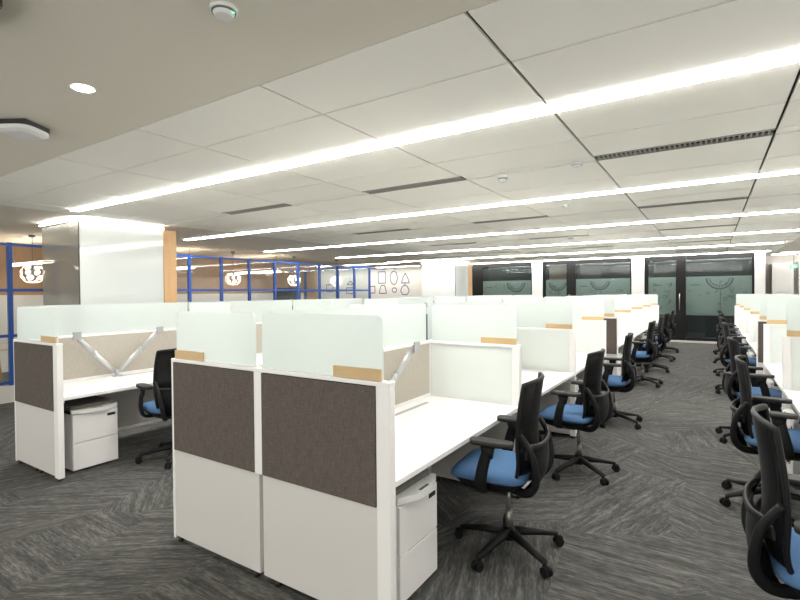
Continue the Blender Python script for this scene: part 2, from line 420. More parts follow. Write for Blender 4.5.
# rooms behind the rear glass: dividing walls
bm = newbm(); box(bm, px_x(576)+.02, px_x(576)+.1, YF+.2, Y1, 0, HC); struct('wall_meeting_room_1', bm, M['blackwall'])
bm = newbm(); box(bm, px_x(640)-.04, px_x(640)+.04, YF+.22, Y1, 0, HC); struct('wall_meeting_room_2', bm, M['blackwall'])
bm = newbm(); box(bm, px_x(760)-.04, px_x(760)+.04, YF+.22, Y1, 0, HC); struct('wall_meeting_room_3', bm, M['blackwall'])
bm = newbm(); box(bm, px_x(545)-.3, px_x(560), YF+1.6, YF+1.68, 0, HC); struct('wall_meeting_room_4', bm, M['woodp'])

# ================================================================ blue framed glass wall on the left
bw = tag(sroot('window_4'), kind='structure')
byl = [-.2, 1.35, 2.9, 4.38, 5.88, 6.64, 7.39, 8.16, 8.94, 9.75, 10.52, 11.27, 12.02]
bp = newbm(); box(bp, XB-.12, XB+.02, -.3, 12.1, 0, .25); obj('plinth', bp, M['plinth'], bw)
bm = newbm()
for z in (.29, 1.0, 1.69, 2.38): box(bm, XB-.045, XB-.005, -.25, 12.9 if z > 2 else 12.04, z-.022, z+.022)
obj('rail', bm, M['bluef'], bw)
for y in byl:
    b1('mullion', M['bluef'], bw, XB-.05, XB, y-.03, y+.03, .251, 2.41)
for i in range(len(byl)-1):
    bm = newbm()
    for (za, zb) in ((.314, .977), (1.024, 1.667), (1.714, 2.357)): box(bm, XB-.030, XB-.022, byl[i]+.032, byl[i+1]-.032, za, zb)
    obj('pane', bm, M['glass'], bw)
# return of the same wall at its far end
bm = newbm()
for z in (.29, 1.69, 2.38): box(bm, -12.45, XB-.055, 12.000, 12.040, z-.022, z+.022)
for x in (-10.2, -11.6): box(bm, x-.03, x+.03, 11.990, 12.050, .02, 2.40)
w5 = sroot('window_5'); obj('window_frame', bm, M['bluef'], w5)
bm = newbm()
for (xa, xb) in ((-12.45, -11.64), (-11.56, -10.24), (-10.16, -8.95)): box(bm, xa, xb, 12.015, 12.023, .32, 2.35)
obj('pane', bm, M['glass'], w5)
# the room behind it
bm = newbm(); box(bm, -12.6, -12.5, -.2, 13.6, 0, HC); struct('wall_side_room', bm, M['woodw'])
bm = newbm(); box(bm, -12.49, -12.46, -.2, 12.8, .0, 1.62); struct('trim_2', bm, M['wall'])
t = thing('wall_screen', 'dark wall screen on the oak wall behind the blue framed glass', 'screen', (-12.46, 12.0, 1.45))
b1('bezel', M['blk2'], t, .002, .03, -.62, .62, -.36, .36, bev=.005); b1('display', M['black'], t, .031, .034, -.6, .6, -.34, .34)

# ================================================================ columns
def column(x0, x1, y0, y1, wlen, glassy, label):
    t = sroot('wall_column_%s' % label)
    top = HC-.07
    if glassy:
        b1('column_core', M['wall'], t, x1-.42, x1-.03, y0+.05, y1, 0, HC-.004)
        b1('glass_cladding_side', M['greyg'], t, x0, x1-.02, y0, y0+.012, .02, top)
    else:
        b1('column_core', M['wall'], t, x0+.03, x1-.03, y0+.05, y1, 0, HC-.004)
        b1('glass_cladding_side', M['lacq'], t, x0, x1-.02, y0, y0+.03, .02, top)
    b1('glass_cladding', M['lacq'], t, x1-.026, x1, y0+.004, y1, .02, top)
    b1('corner_joint', M['tape'], t, x1-.018, x1+.001, y0-.006, y0+.003, .02, top)
    b1('wood_panel', M['woodp'], t, x1-.12, x1+.012, y1+.004, y1+wlen, 0, HC-.06)
    bm = newbm(); box(bm, x1+.002, x1+.03, y0, y1, HC-.045, HC-.03); box(bm, x0, x1, y0-.035, y0-.01, HC-.045, HC-.03)
    obj('cove_light', bm, M['cove'], t)
column(-8.55, -7.37, 3.2, 4.42, .22, True, '1')
column(-8.75, -7.40, 15.0, 16.05, .3, False, '2')
# third column and glass screens seen past the right end of the rear wall
bm = newbm(); box(bm, 1.62, 2.15, 19.0, 19.5, 0, 2.42); struct('wall_column_3', bm, M['wall'])
bm = newbm(); box(bm, 2.28, 3.6, 19.0, 19.5, 0, 2.48); struct('wall_column_4', bm, M['wall'])
bm = newbm(); box(bm, 1.6, 2.17, 18.80, 18.86, HC-.02, HC); box(bm, 2.27, 3.6, 18.80, 18.86, HC-.02, HC)
tag(obj('cove_light_strip', bm, M['cove']), 'bright cove light above the white glass column at the far right end', 'light')
bm = newbm(); box(bm, 1.3, X1, 19.5, 19.6, 0, HC); struct('wall_back_right', bm, M['wall'])

# ================================================================ linear ceiling lights
for k, L in enumerate(LY):
    a, b = ends[k]
    t = thing('linear_ceiling_light', 'long thin white linear light recessed in the ceiling, %s line from the camera' % ORD[k], 'ceiling light', ((a+b)/2, L, HC), 0, 'parallel linear ceiling lights')
    h = (b-a)/2
    bm = newbm(); box(bm, -h, h, -.06, -.049, -.002, .04); box(bm, -h, h, .049, .06, -.002, .04); box(bm, -h, h, -.049, .049, .03, .04)
    obj('housing', bm, M['frame'], t)
    b1('diffuser', M['line'], t, -h+.002, h-.002, -.044, .044, -.015, .02)
# air grilles
n = 0
for k, L in enumerate(LY[:-1]):
    for i in range(2, 7, 2):
        a, b = xs[i]+.008, xs[i+1]-.008
        side = {2: 'left', 4: 'middle', 6: 'right'}[i]
        t = thing('air_grille', 'slim slatted air grille in the ceiling band after the %s light line, %s of three' % (ORD[k], side), 'air grille', ((a+b)/2, L+1.32, HC), 0, 'slatted ceiling air grilles')
        h = (b-a)/2
        bm = newbm(); box(bm, -h, h, -.074, -.062, -.003, .018); box(bm, -h, h, .062, .074, -.003, .018); obj('frame', bm, M['grill'], t)
        bm = newbm(); N_ = 34
        for j in range(N_):
            xx = -h+.01+(2*h-.02)*(j+.5)/N_; box(bm, xx-.006, xx+.006, -.061, .061, .0, .012)
        obj('slats', bm, M['grill'], t)
        b1('backing', M['grilld'], t, -h, h, -.061, .061, .02, .024)
# ceiling devices
def disc_device(name, label, cat, x, y, r, h, rim=True, green=False, group=None):
    t = thing(name, label, cat, (x, y, HC), 0, group)
    bm = newbm(); cyl(bm, (0, 0, 0), (0, 0, -h*.5), r, r, 28); cyl(bm, (0, 0, -h*.5), (0, 0, -h), r*.82, r*.62, 28)
    obj('body', bm, M['device'], t)
    bm = newbm(); cyl(bm, (0, 0, -h*.5), (0, 0, -h*.62), r*.86, r*.84, 28); obj('vent_ring', bm, M['dark'], t)
    if green: b1('indicator', M['exitg'], t, r*.35, r*.75, r*.1, r*.35, -h*.72, -h*.5)
    return t
disc_device('smoke_detector', 'round white ceiling detector with green light at the top left', 'detector', -1.57, 1.20, .053, .035, green=True)
disc_device('smoke_detector', 'small round detector hanging in ceiling band between the first two light lines', 'detector', -1.638, 4.33, .05, .07)
disc_device('smoke_detector', 'small low disc detector just left of the wide ceiling joint', 'detector', -.966, 4.31, .05, .03)
disc_device('smoke_detector', 'small round detector in ceiling band between second and third light lines', 'detector', -1.55, 6.3, .045, .03)
disc_device('smoke_detector', 'small round detector hanging between third and fourth light lines', 'detector', -2.35, 9.95, .06, .07)
# downlights
def downlight(x, y, label):
    t = thing('downlight', label, 'ceiling light', (x, y, HC), 0, 'round recessed downlights')
    bm = newbm(); n_ = 32
    R = [(.048, 0), (.058, -.004), (.060, 0)]
    rr = [[bm.verts.new((r*math.cos(2*PI*i/n_), r*math.sin(2*PI*i/n_), z)) for i in range(n_)] for r, z in R]
    for a in range(2):
        for i in range(n_): bm.faces.new((rr[a][i], rr[a][(i+1) % n_], rr[a+1][(i+1) % n_], rr[a+1][i]))
    obj('trim_ring', bm, M['device'], t)
    bm = newbm(); cyl(bm, (0, 0, -.001), (0, 0, -.003), .047, n=32); obj('lens', bm, M['down'], t)
    ld = bpy.data.lights.new('downlight_lamp', 'SPOT'); ld.energy = DOWN_W; ld.spot_size = 2.3; ld.spot_blend = .6; ld.shadow_soft_size = .06; ld.color = (1, .93, .82)
    lo = bpy.data.objects.new('lamp', ld); S.collection.objects.link(lo); lo.parent = t; lo.location = (0, 0, -.02)
downlight(-2.795, 1.245, 'round glowing downlight in the plain ceiling at the top left')
for (x, y, l) in ((.3, .1, 'added unseen downlight above the aisle behind the camera'), (-5.6, .2, 'added unseen downlight over the floor in front of the left row'), (-2.6, -1.2, 'added unseen downlight behind the camera near the rear'), (3.0, .2, 'added unseen downlight over the far side of the right desks')):  # unseen downlights added as extra light around the camera
    downlight(x, y, l)
# ceiling access point
t = thing('wireless_access_point', 'white rounded square wireless access point hung under the ceiling, top left', 'access point', (-3.70, 1.29, HC))
b1('mounting_plate', M['foot'], t, -.10, .10, -.10, .10, -.035, 0)
pts = []
for k in range(32):
    q = 2*PI*k/32; ca, sa = math.cos(q), math.sin(q)
    pts.append((math.copysign(abs(ca)**.5, ca), math.copysign(abs(sa)**.5, sa)))
bm = newbm()
for (za, zb, ra, rb) in ((-.036, -.060, .115, .115), (-.060, -.074, .115, .085)):
    A = [bm.verts.new((x*ra, y*ra, za)) for x, y in pts]; B = [bm.verts.new((x*rb, y*rb, zb)) for x, y in pts]
    for k in range(32): bm.faces.new((A[k], A[(k+1) % 32], B[(k+1) % 32], B[k]))
    bm.faces.new(A); bm.faces.new(B[::-1])
obj('cover', bm, M['device'], t); t.rotation_euler[2] = .55
# dark box corner at the very top left edge
t = thing('ceiling_projector', 'dark box corner under the ceiling at the very top left', 'projector', (-2.32, .60, HC))
b1('body', M['foot'], t, -.13, .17, -.16, .10, -.06, 0, bev=.01)

# ================================================================ desk rows
def rounded_sheet(bm, axis, a0, a1, c0, c1, z0, z1, r=.03):
    """upright sheet with rounded top corners; axis 'x' spans x in a0..a1, thickness c0..c1 in y"""
    P = [(a0, z0), (a1, z0)]
    for k in range(5): t = PI/2*k/4; P.append((a1-r+r*math.cos(t), z1-r+r*math.sin(t)))
    for k in range(5): t = PI/2+PI/2*k/4; P.append((a0+r+r*math.cos(t), z1-r+r*math.sin(t)))
    f = (lambda u, c, z: (u, c, z)) if axis == 'x' else (lambda u, c, z: (c, u, z))
    A = [bm.verts.new(f(u, c0, z)) for u, z in P]; B = [bm.verts.new(f(u, c1, z)) for u, z in P]; n = len(P)
    for i in range(n): bm.faces.new((A[i], A[(i+1) % n], B[(i+1) % n], B[i]))
    bm.faces.new(A[::-1]); bm.faces.new(B)
ZP, ZG = 1.19, 1.505
TH = .05      # panel thickness

def end_panel(label, xl, xr, xc, y, wl, wr, grp, posts=(True, True)):
    """full height end partition facing the camera; xc = spine centre or None, wl/wr = stile widths"""
    t = thing('end_partition', label, 'partition', ((xl+xr)/2, y, 0), 0, grp); ox = (xl+xr)/2
    L, R = xl-ox, xr-ox
    bays = [(L+wl, R-wr)] if xc is None else [(L+wl, xc-ox-.03), (xc-ox+.03, R-wr)]
    bm = newbm()
    box(bm, L, L+wl, 0, TH, .025, ZP-.02); box(bm, R-wr, R, 0, TH, .025, ZP-.02, bev=.006)
    if xc is not None: box(bm, xc-ox-.03, xc-ox+.03, 0, TH, .60, ZP-.02)
    box(bm, L, R, -.002, TH+.002, ZP-.022, ZP, bev=.003)
    obj('frame', bm, M['frame'], t)
    for (a, b) in bays:
        b1('lower_panel', M['white'], t, a+.0005, b-.0005 if xc is None or b > 0 else b+.03, .004, TH-.004, .04, .597)
        b1('fabric_panel', M['fabric'], t, a+.003, b-.003, -.003, TH-.004, .602, ZP-.026)
    if xc is None: gl = [(L+.04, R-.03, 'r')]
    else: gl = [(L+.03, xc-ox-.04, 'l'), (xc-ox+.02, R-.05, 'r')]
    for (a, b, s) in gl:
        bm = newbm(); rounded_sheet(bm, 'x', a, b, TH/2-.005, TH/2+.005, ZP+.001, ZG-.01); g = obj('glass_screen', bm, M['frost'], t)
        c0, c1 = (b-.29, b) if s == 'r' else (a, a+.29)
        b1('wood_clip', M['clip'], g, c0, c1, TH/2-.019, TH/2-.006, ZP+.001, ZP+.055, bev=.002)
    bm = newbm()
    for fx in (L+.04, R-.04, L+(R-L)*.45, L+(R-L)*.55): cyl(bm, (fx, TH/2, 0), (fx, TH/2, .03), .018, n=10)
    obj('levelling_foot', bm, M['foot'], t)
    return t

def divider(label, xs_, xe, y, grp):
    """cross divider from the spine face xs_ to the aisle edge xe, centred on y"""
    sg = 1 if xe > xs_ else -1
    t = thing('desk_divider', label, 'divider', (xe, y, 0), 0, grp)
    w = abs(xe-xs_); q = lambda a, b: (min(-sg*a, -sg*b), max(-sg*a, -sg*b))   # distances measured inward from the aisle edge
    h = TH/2
    bm = newbm(); a, b = q(0, .06); box(bm, a, b, -h, h, .025, ZP-.02, bev=.006)
    a, b = q(0, w-.002); box(bm, a, b, -h-.001, h+.001, ZP-.022, ZP, bev=.003)
    a, b = q(.06, w-.002); box(bm, a, b, -h+.01, h-.01, .60, .735); obj('frame', bm, M['frame'], t)
    a, b = q(.061, w-.003); b1('lower_panel', M['lower'], t, a, b, -h+.006, h-.006, .04, .60)
    b1('frosted_infill', M['frost2'], t, a, b, -h+.010, h-.010, .736, ZP-.023)
    bm = newbm(); a, b = q(.03, w-.006); rounded_sheet(bm, 'x', a, b, -.005, .005, ZP+.001, ZG-.01); g = obj('glass_screen', bm, M['frost'], t)
    a, b = q(.03, .32); b1('wood_clip', M['clip'], g, a, b, -.019, -.006, ZP+.001, ZP+.052, bev=.002)
    bm = newbm()
    a = -sg*.03; cyl(bm, (a, 0, 0), (a, 0, .03), .016, n=10); a = -sg*(w-.06); cyl(bm, (a, 0, 0), (a, 0, .045), .016, n=10)
    obj('levelling_foot', bm, M['foot'], t)
    return t

def spine(label, xc, ys, y_end, grp, face=('L', 'R')):
    t = thing('spine_partition', label, 'partition', (xc, ys[0], 0), 0, grp)
    hw = .05; y0 = ys[0]; n = len(ys)-1
    bm = newbm(); L = ys[-1]-y0
    box(bm, -hw, hw, .002, L, ZP-.022, ZP, bev=.003); box(bm, -hw+.004, hw-.004, .002, L, .70, .745)
    for y in ys: a = max(.002, y-y0-.03); b = min(L, y-y0+.03); box(bm, -hw+.005, hw-.005, a, b, .03, ZP-.023)
    box(bm, -hw+.004, hw-.004, .002, L, .10, .13)
    obj('frame', bm, M['frame'], t)
    for i in range(n):
        a, b = ys[i]-y0, ys[i+1]-y0; a += .03; b -= .03
        b1('fabric_panel', M['beige'], t, -hw+.002, hw-.002, a+.001, b-.001, .746, ZP-.023)
        b1('lower_panel', M['lower'], t, -hw+.012, hw-.012, a+.001, b-.001, .131, .699)
        bm = newbm(); rounded_sheet(bm, 'y', a-.024 if i else .01, b+.02, -.005, .005, ZP+.001, ZG, .01); obj('glass_screen', bm, M['frost'], t)
        if i < n-1 :
            bm = newbm(); box(bm, -.012, .012, b+.021, b+.035, ZP+.001, ZG-.09); obj('glass_clamp', bm, M['dark'], t)
            bm = newbm(); box(bm, -.012, .012, b+.018, b+.038, ZG-.03, ZG+.008); obj('glass_clamp', bm, M['slot'], t)
    bm = newbm()
    for y in ys: cyl(bm, (0, min(max(y-y0, .03), L-.03), 0), (0, min(max(y-y0, .03), L-.03), .032), .02, n=10)
    obj('levelling_foot', bm, M['foot'], t)
    return t

def desk(label, xs_, xe, ya, yb, grp):
    """worktop from spine face xs_ to aisle edge xe"""
    sg = 1 if xe > xs_ else -1
    t = thing('desk', label, 'desk', ((xs_+xe)/2, (ya+yb)/2, 0), 0, grp)
    w = abs(xe-xs_)/2; l = (yb-ya)/2
    b1('worktop', M['desk'], t, -w+.001, w-.002, -l+.001, l-.001, .693, .722, bev=.003)
    a, b = sorted((-sg*(w-.10), -sg*(w-.115)))
    b1('cable_slot', M['slot'], t, a-.008, b+.008, -.05, .62, .7221, .7235)
    bm = newbm()
    for s in (-1, 1):
        yy = s*(l-.03); box(bm, -w+.05, w-.1, yy-.012, yy+.012, .655, .692)
    box(bm, -.02, .02, -l+.045, l-.045, .66, .692); obj('support_bracket', bm, M['arm'], t)
    return t

# pedestal cabinet: front faces +X locally
def make_pedestal():
    t = thing('pedestal_cabinet', 'x', 'drawer cabinet', group='white drawer pedestals under the desks')
    b1('body', M['frame'], t, -.50, -.012, -.195, .195, .02, .525, bev=.004)
    def drawer(z0, z1):
        bm = newbm(); box(bm, -.011, .008, -.195, .195, z0, z1, bev=.004); return obj('drawer', bm, M['frame'], t)
    drawer(.022, .262); drawer(.268, .522)
    b1('lock_plate', M['foot'], t, .0085, .011, .10, .17, .46, .485)
    # bowed lip with hand hole
    bm = newbm(); P = []
    for k in range(15): y = -.197+.394*k/14; P.append((-.02+.02+.065*math.cos((y/.197)*PI/2), y))
    P2 = [(x-0, y) for x, y in P]; P2 += [(-.03, .197), (-.03, -.197)]
    prism(bm, P2, .533, .565); obj('pull_lip', bm, M['desk'], t)
    b1('hand_hole', M['dark'], t, 0.028, .044, -.045, .045, .5655, .5665)
    b1('tray', M['blk2'], t, -.50, -.032, -.195, .195, .526, .535)
    bm = newbm(); box(bm, -.495, -.034, -.19, .19, .536, .595, bev=.018, seg=3); obj('cushion', bm, M['cushion'], t)
    bm = newbm()
    for x in (-.45, -.06):
        for y in (-.15, .15): cyl(bm, (x, y-.01, .0101), (x, y+.01, .0101), .0098, n=12)
    obj('caster', bm, M['foot'], t)
    return t
PED = make_pedestal(); ped_used = [False]
def pedestal(x, y, rz, label):
    if not ped_used[0]: ped_used[0] = True; PED.location = (x, y, 0); PED.rotation_euler = (0, 0, rz); PED['label'] = label; return PED
    return dup(PED, (x, y, 0), rz, label)

# double monitor arm, wall side at local x=0, arms reach along +x / +-y
def make_arm():
    t = thing('monitor_arm', 'x', 'monitor arm', group='double monitor arms on the desks')
    bm = newbm(); box(bm, -.035, .035, -.045, .045, .001, .012, bev=.003); cyl(bm, (0, 0, .012), (0, 0, .07), .02, n=14); obj('base', bm, M['arm'], t)
    for s in (-1, 1):
        bm = newbm()
        p0 = (0, s*.015, .05); p1 = (.03, s*.235, .265); p2 = (.08, s*.43, .47)
        sweep(bm, [p0, p1], .026, .015, 10, (0, 0, 1)); o = obj('lower_arm', bm, M['arm'], t)
        bm = newbm(); cyl(bm, (p1[0], p1[1], p1[2]-.035), (p1[0], p1[1], p1[2]+.035), .02, n=14)
        sweep(bm, [p1, p2], [.030, .024], [.018, .015], 10, (0, 0, 1)); u = obj('upper_arm', bm, M['arm'], t)
        bm = newbm(); box(bm, p2[0]+.02, p2[0]+.03, p2[1]-.04, p2[1]+.04, p2[2]-.035, p2[2]+.045, bev=.004)
        cyl(bm, (p2[0]-.01, p2[1], p2[2]), (p2[0]+.02, p2[1], p2[2]), .018, n=12); obj('mount_plate', bm, M['slot'], u)
    return t
ARM = make_arm(); arm_used = [False]
def monitor_arm(x, y, rz, label):
    if not arm_used[0]: arm_used[0] = True; ARM.location = (x, y, .7225); ARM.rotation_euler = (0, 0, rz); ARM['label'] = label; return
    dup(ARM, (x, y, .7225), rz, label)

# ================================================================ office chair (front = +X)
DZ, DX = .065, .075
def make_chair():
    UP = []
    def objx(name, bm, m, p):
        o = obj(name, bm, m, p); UP.append(o); return o
    t = thing('office_chair', 'x', 'chair', group='black mesh office chairs with blue seats')
    bm = newbm(); cyl(bm, (0, 0, .075), (0, 0, .15), .045, .034, 20); obj('base_hub', bm, M['blk'], t)
    for k in range(5):
        a = 2*PI*k/5; c, s = math.cos(a), math.sin(a)
        bm = newbm(); sweep(bm, [(c*.03, s*.03, .115), (c*.17, s*.17, .10), (c*.315, s*.315, .075)], [.032, .027, .019], [.028, .021, .014], 10, (-s, c, 0))
        cyl(bm, (c*.31, s*.31, .055), (c*.31, s*.31, .085), .013, n=10); leg = obj('leg', bm, M['blk'], t)
        bm = newbm(); cx, cy = c*.325, s*.325
        for e in (-1, 1):
            o = Vector((-s, c, 0))*e
            cyl(bm, (cx+o.x*.007, cy+o.y*.007, .028), (cx+o.x*.024, cy+o.y*.024, .028), .028, n=16)
        sweep(bm, [(cx-c*.028, cy-s*.028, .04), (cx-c*.012, cy-s*.012, .06), (cx+c*.014, cy+s*.014, .06), (cx+c*.026, cy+s*.026, .045)], .012, .006, 8, (-s, c, 0))
        obj('caster', bm, M['blk'], leg)
    bm = newbm(); cyl(bm, (0, 0, .151), (0, 0, .25), .024, .022, 18); cyl(bm, (0, 0, .25), (0, 0, .352), .014, n=16); objx('gas_lift', bm, M['steel'], t)
    bm = newbm(); box(bm, -.12, .12, -.085, .085, .353, .40, bev=.015)
    # shaped pan below the cushion
    n_ = 28; ring0 = []; lv = [(.325, .11, .10), (.36, .19, .18), (.405, .228, .22), (.416, .232, .226)]
    for (z, ax, ay) in lv:
        r = []
        for i in range(n_):
            a = 2*PI*i/n_; ca, sa = math.cos(a), math.sin(a)
            r.append(bm.verts.new((.02+ax*math.copysign(abs(ca)**.55, ca), ay*math.copysign(abs(sa)**.55, sa), z)))
        ring0.append(r)
    for q in range(len(lv)-1):
        for i in range(n_): f = bm.faces.new((ring0[q][i], ring0[q][(i+1) % n_], ring0[q+1][(i+1) % n_], ring0[q+1][i])); f.smooth = True
    bm.faces.new(ring0[0][::-1]); bm.faces.new(ring0[-1]); objx('seat_pan', bm, M['blk'], t)
    # lever
    bm = newbm(); sweep(bm, [(.03, -.08, .375), (.03, -.2, .36), (.02, -.27, .352)], [.007, .007, .013], [.006, .006, .006], 8, (1, 0, 0))
    sweep(bm, [(-.1, -.09, .37), (-.12, -.2, .35), (-.12, -.25, .345)], [.006, .006, .012], .005, 8, (1, 0, 0)); objx('lever', bm, M['chrome'], t)
    # cushion: superellipse stack with waterfall front
    bm = newbm(); lv = [(.417, .222, .216), (.424, .240, .236), (.442, .248, .245), (.462, .244, .241), (.476, .228, .226), (.483, .19, .19), (.484, .08, .08)]
    rr = []; n_ = 40
    for (z, ax, ay) in lv:
        r = []
        for i in range(n_):
            a = 2*PI*i/n_; ca, sa = math.cos(a), math.sin(a)
            x = ax*math.copysign(abs(ca)**.4, ca); y = ay*math.copysign(abs(sa)**.4, sa)
            zz = z-.028*max(0, (x-.10)/.15)**2*(1 if z > .43 else .5)-.006*math.exp(-(x*x+y*y)/.01)*(z > .47)
            r.append(bm.verts.new((.012+x*.96, y, zz)))
        rr.append(r)
    for q in range(len(lv)-1):
        for i in range(n_): f = bm.faces.new((rr[q][i], rr[q][(i+1) % n_], rr[q+1][(i+1) % n_], rr[q+1][i])); f.smooth = True
    bm.faces.new(rr[0][::-1]); bm.faces.new(rr[-1]); objx('seat', bm, M['blue'], t)
    # backrest sheet: profile (x, z, half width)
    prof = spline([(-.200, .425, .160), (-.232, .48, .205), (-.245, .56, .226), (-.242, .66, .234), (-.246, .77, .236), (-.258, .88, .231), (-.276, 1.005, .218)], 4)
    bm = newbm(); nu = 12; front = []; back = []
    for p in prof:
        fr = []; bk = []
        for i in range(nu+1):
            u = -1+2*i/nu; x = p.x+.055*u*u; y = p.z*u
            fr.append(bm.verts.new((x, y, p.y))); bk.append(bm.verts.new((x-.006, y, p.y)))
        front.append(fr); back.append(bk)
    for a in range(len(prof)-1):
        for i in range(nu):
            f = bm.faces.new((front[a][i], front[a][i+1], front[a+1][i+1], front[a+1][i])); f.smooth = True
            f = bm.faces.new((back[a][i+1], back[a][i], back[a+1][i], back[a+1][i+1])); f.smooth = True
    objx('backrest', bm, M['mesh'], t)
    loop = []
    for p in prof: loop.append((p.x+.055, -p.z, p.y))
    top = prof[-1]
    for i in range(1, nu): u = -1+2*i/nu; loop.append((top.x+.055*u*u, top.z*u, top.y+.012*(1-u*u)))
    for p in reversed(prof): loop.append((p.x+.055, p.z, p.y))
    bt = prof[0]
    for i in range(1, nu): u = 1-2*i/nu; loop.append((bt.x+.055*u*u, bt.z*u, bt.y))
    bm = newbm(); sweep(bm, loop, .011, .015, 8, (1, 0, 0), closed=True); objx('back_frame', bm, M['blk'], t)
    # rear support: two swept side bars joined by a bowed cross bar
    bm = newbm()
    for s in (-1, 1):
        P = spline([(-.06, s*.07, .368), (-.17, s*.13, .362), (-.242, s*.180, .385), (-.284, s*.208, .45), (-.286, s*.226, .54), (-.262, s*.236, .64), (-.205, s*.240, .73)], 5)
        k = len(P); sweep(bm, P, [.022-.006*i/k for i in range(k)], [.030-.016*i/k for i in range(k)], 10, (0, 1, 0))
    sweep(bm, spline([(-.253, -.236, .66), (-.292, -.13, .65), (-.303, 0, .645), (-.292, .13, .65), (-.253, .236, .66)], 5), .018, .010, 8, (0, 0, 1))
    objx('back_support', bm, M['blk'], t)
    bm = newbm(); sh = spline([(-.19, .14, .372), (-.246, .176, .395), (-.277, .203, .46), (-.278, .221, .55), (-.260, .230, .645)], 4); A = []; B = []
    for p in sh:
        A.append([bm.verts.new((p.x-.022*(1-(-1+2*i/10)**2), p.y*(-1+2*i/10), p.z)) for i in range(11)])
        B.append([bm.verts.new((p.x-.022*(1-(-1+2*i/10)**2)+.005, p.y*(-1+2*i/10), p.z)) for i in range(11)])
    for a in range(len(sh)-1):
        for i in range(10):
            f = bm.faces.new((A[a][i], A[a][i+1], A[a+1][i+1], A[a+1][i])); f.smooth = True
            f = bm.faces.new((B[a][i+1], B[a][i], B[a+1][i], B[a+1][i+1])); f.smooth = True
    objx('lower_back_mesh', bm, M['mesh'], t)
    bm = newbm(); sweep(bm, spline([(-.225, -.19, .60), (-.262, -.09, .575), (-.270, 0, .57), (-.262, .09, .575), (-.225, .19, .60)], 4), .028, .006, 8, (0, 0, 1)); objx('lumbar_pad', bm, M['blk2'], t)
    for s in (-1, 1):
        bm = newbm()
        P = spline([(.02, s*.10, .366), (.02, s*.24, .375), (.015, s*.283, .44), (-.005, s*.29, .54), (-.025, s*.285, .61)], 5); k = len(P)
        sweep(bm, P, [.042-.012*i/k for i in range(k)], .016, 10, (1, 0, 0))
        sweep(bm, [(-.03, s*.285, .585), (-.03, s*.285, .660)], [.030, .045], [.014, .022], 10, (1, 0, 0)); a = objx('armrest', bm, M['blk'], t)
        bm = newbm(); P = [(x, s*.275) for x in (0, 0)]
        pts = []
        for i in range(24):
            q = 2*PI*i/24; ca, sa = math.cos(q), math.sin(q)
            pts.append((-.05+.125*math.copysign(abs(ca)**.6, ca), s*.275+.043*math.copysign(abs(sa)**.6, sa)))
        prism(bm, pts, .661, .688, smooth=True); objx('arm_pad', bm, M['blk2'], a)
    for o in UP:
        for v in o.data.vertices:
            f = min(1, max(0, (v.co.z-.34)/.02)) if o.name.startswith('gas_lift') else 1
            v.co.z += DZ*f; v.co.x += DX*(0 if o.name.startswith('gas_lift') else 1)
    return t
CH = make_chair(); ch_used = [False]
def chair(x, y, deg, label):
    if not ch_used[0]: ch_used[0] = True; CH.location = (x, y, 0); CH.rotation_euler = (0, 0, math.radians(deg)); CH['label'] = label; return
    dup(CH, (x, y, 0), math.radians(deg), label)

# ---------------------------------------------------------------- lay out the rows
XM, XML, XMR = -2.06, -2.93, -1.226      # middle row: spine, left edge, right edge
XR, XRL, XRR = 1.41, .535, 2.28           # right row
XL, XLR = -5.54, -4.68                   # left row (one-sided, faces right)
BLOCKS = [(1.80, 3), (8.20, 4)]
GP = 'fabric and white end partitions with glass screens'; GD = 'desk dividers with frosted glass'; GT = 'white desk worktops'
def side(rowname, sx, ex, blocks, first=0):
    k = 0
    for bi, (ys, nb) in enumerate(blocks):
        for i in range(nb):
            a, b = ys+1.8*i, ys+1.8*(i+1)
            k += 1
            ya = a+(TH+.003 if i == 0 else TH/2+.003); yb = b-TH/2-.003
            if k > first:
                desk('white desk worktop in the %s, %s from the camera' % (rowname, ORD[k-1]), sx, ex, ya, yb, GT)
                divider('frosted divider after the %s desk, %s' % (ORD[k-1], rowname), sx, ex, b, GD)
for (ys, nb), w_ in zip(BLOCKS, ('near', 'far')):
    yl = [ys+.052]+[ys+1.8*(i+1) for i in range(nb)]; yl[-1] += .025
    spine('long beige fabric spine with glass screens down the %s block of the middle row' % w_, XM, yl, 0, 'beige fabric spine partitions')
    spine('long beige fabric spine with glass screens down the %s block of the right row' % w_, XR, yl, 0, 'beige fabric spine partitions')
    spine('long beige fabric spine with glass screens down the %s block of the left row' % w_, XL, [y+.04 for y in yl], 0, 'beige fabric spine partitions')
end_panel('largest dark fabric and white end partition with two glass screens, front centre', XML, XMR, -2.11, 1.80, .02, .078, GP)
end_panel('dark fabric end partition of the far block of the middle row', XML, XMR, -2.11, 8.20, .02, .015, GP)
end_panel('dark fabric end partition of the near block of the right row', XRL, XRR, XR, 1.80, .06, .06, GP)
end_panel('dark fabric end partition of the far block of the right row', XRL, XRR, XR, 8.20, .015, .06, GP)
end_panel('dark fabric end partition with one glass screen at the left row', XL-.05, XLR, None, 1.84, .018, .075, GP)
end_panel('dark fabric end partition of the far block of the left row', XL-.05, XLR, None, 8.24, .018, .075, GP)
side('aisle side of the middle row', XM+.051, XMR, BLOCKS)
side('left side of the middle row', XM-.051, XML, BLOCKS)
side('aisle side of the right row', XR-.051, XRL, BLOCKS)
side('far side of the right row', XR+.051, XRR, [(1.80, 3)])
side('left row', XL+.051, XLR, [(1.84, 3), (8.24, 4)])

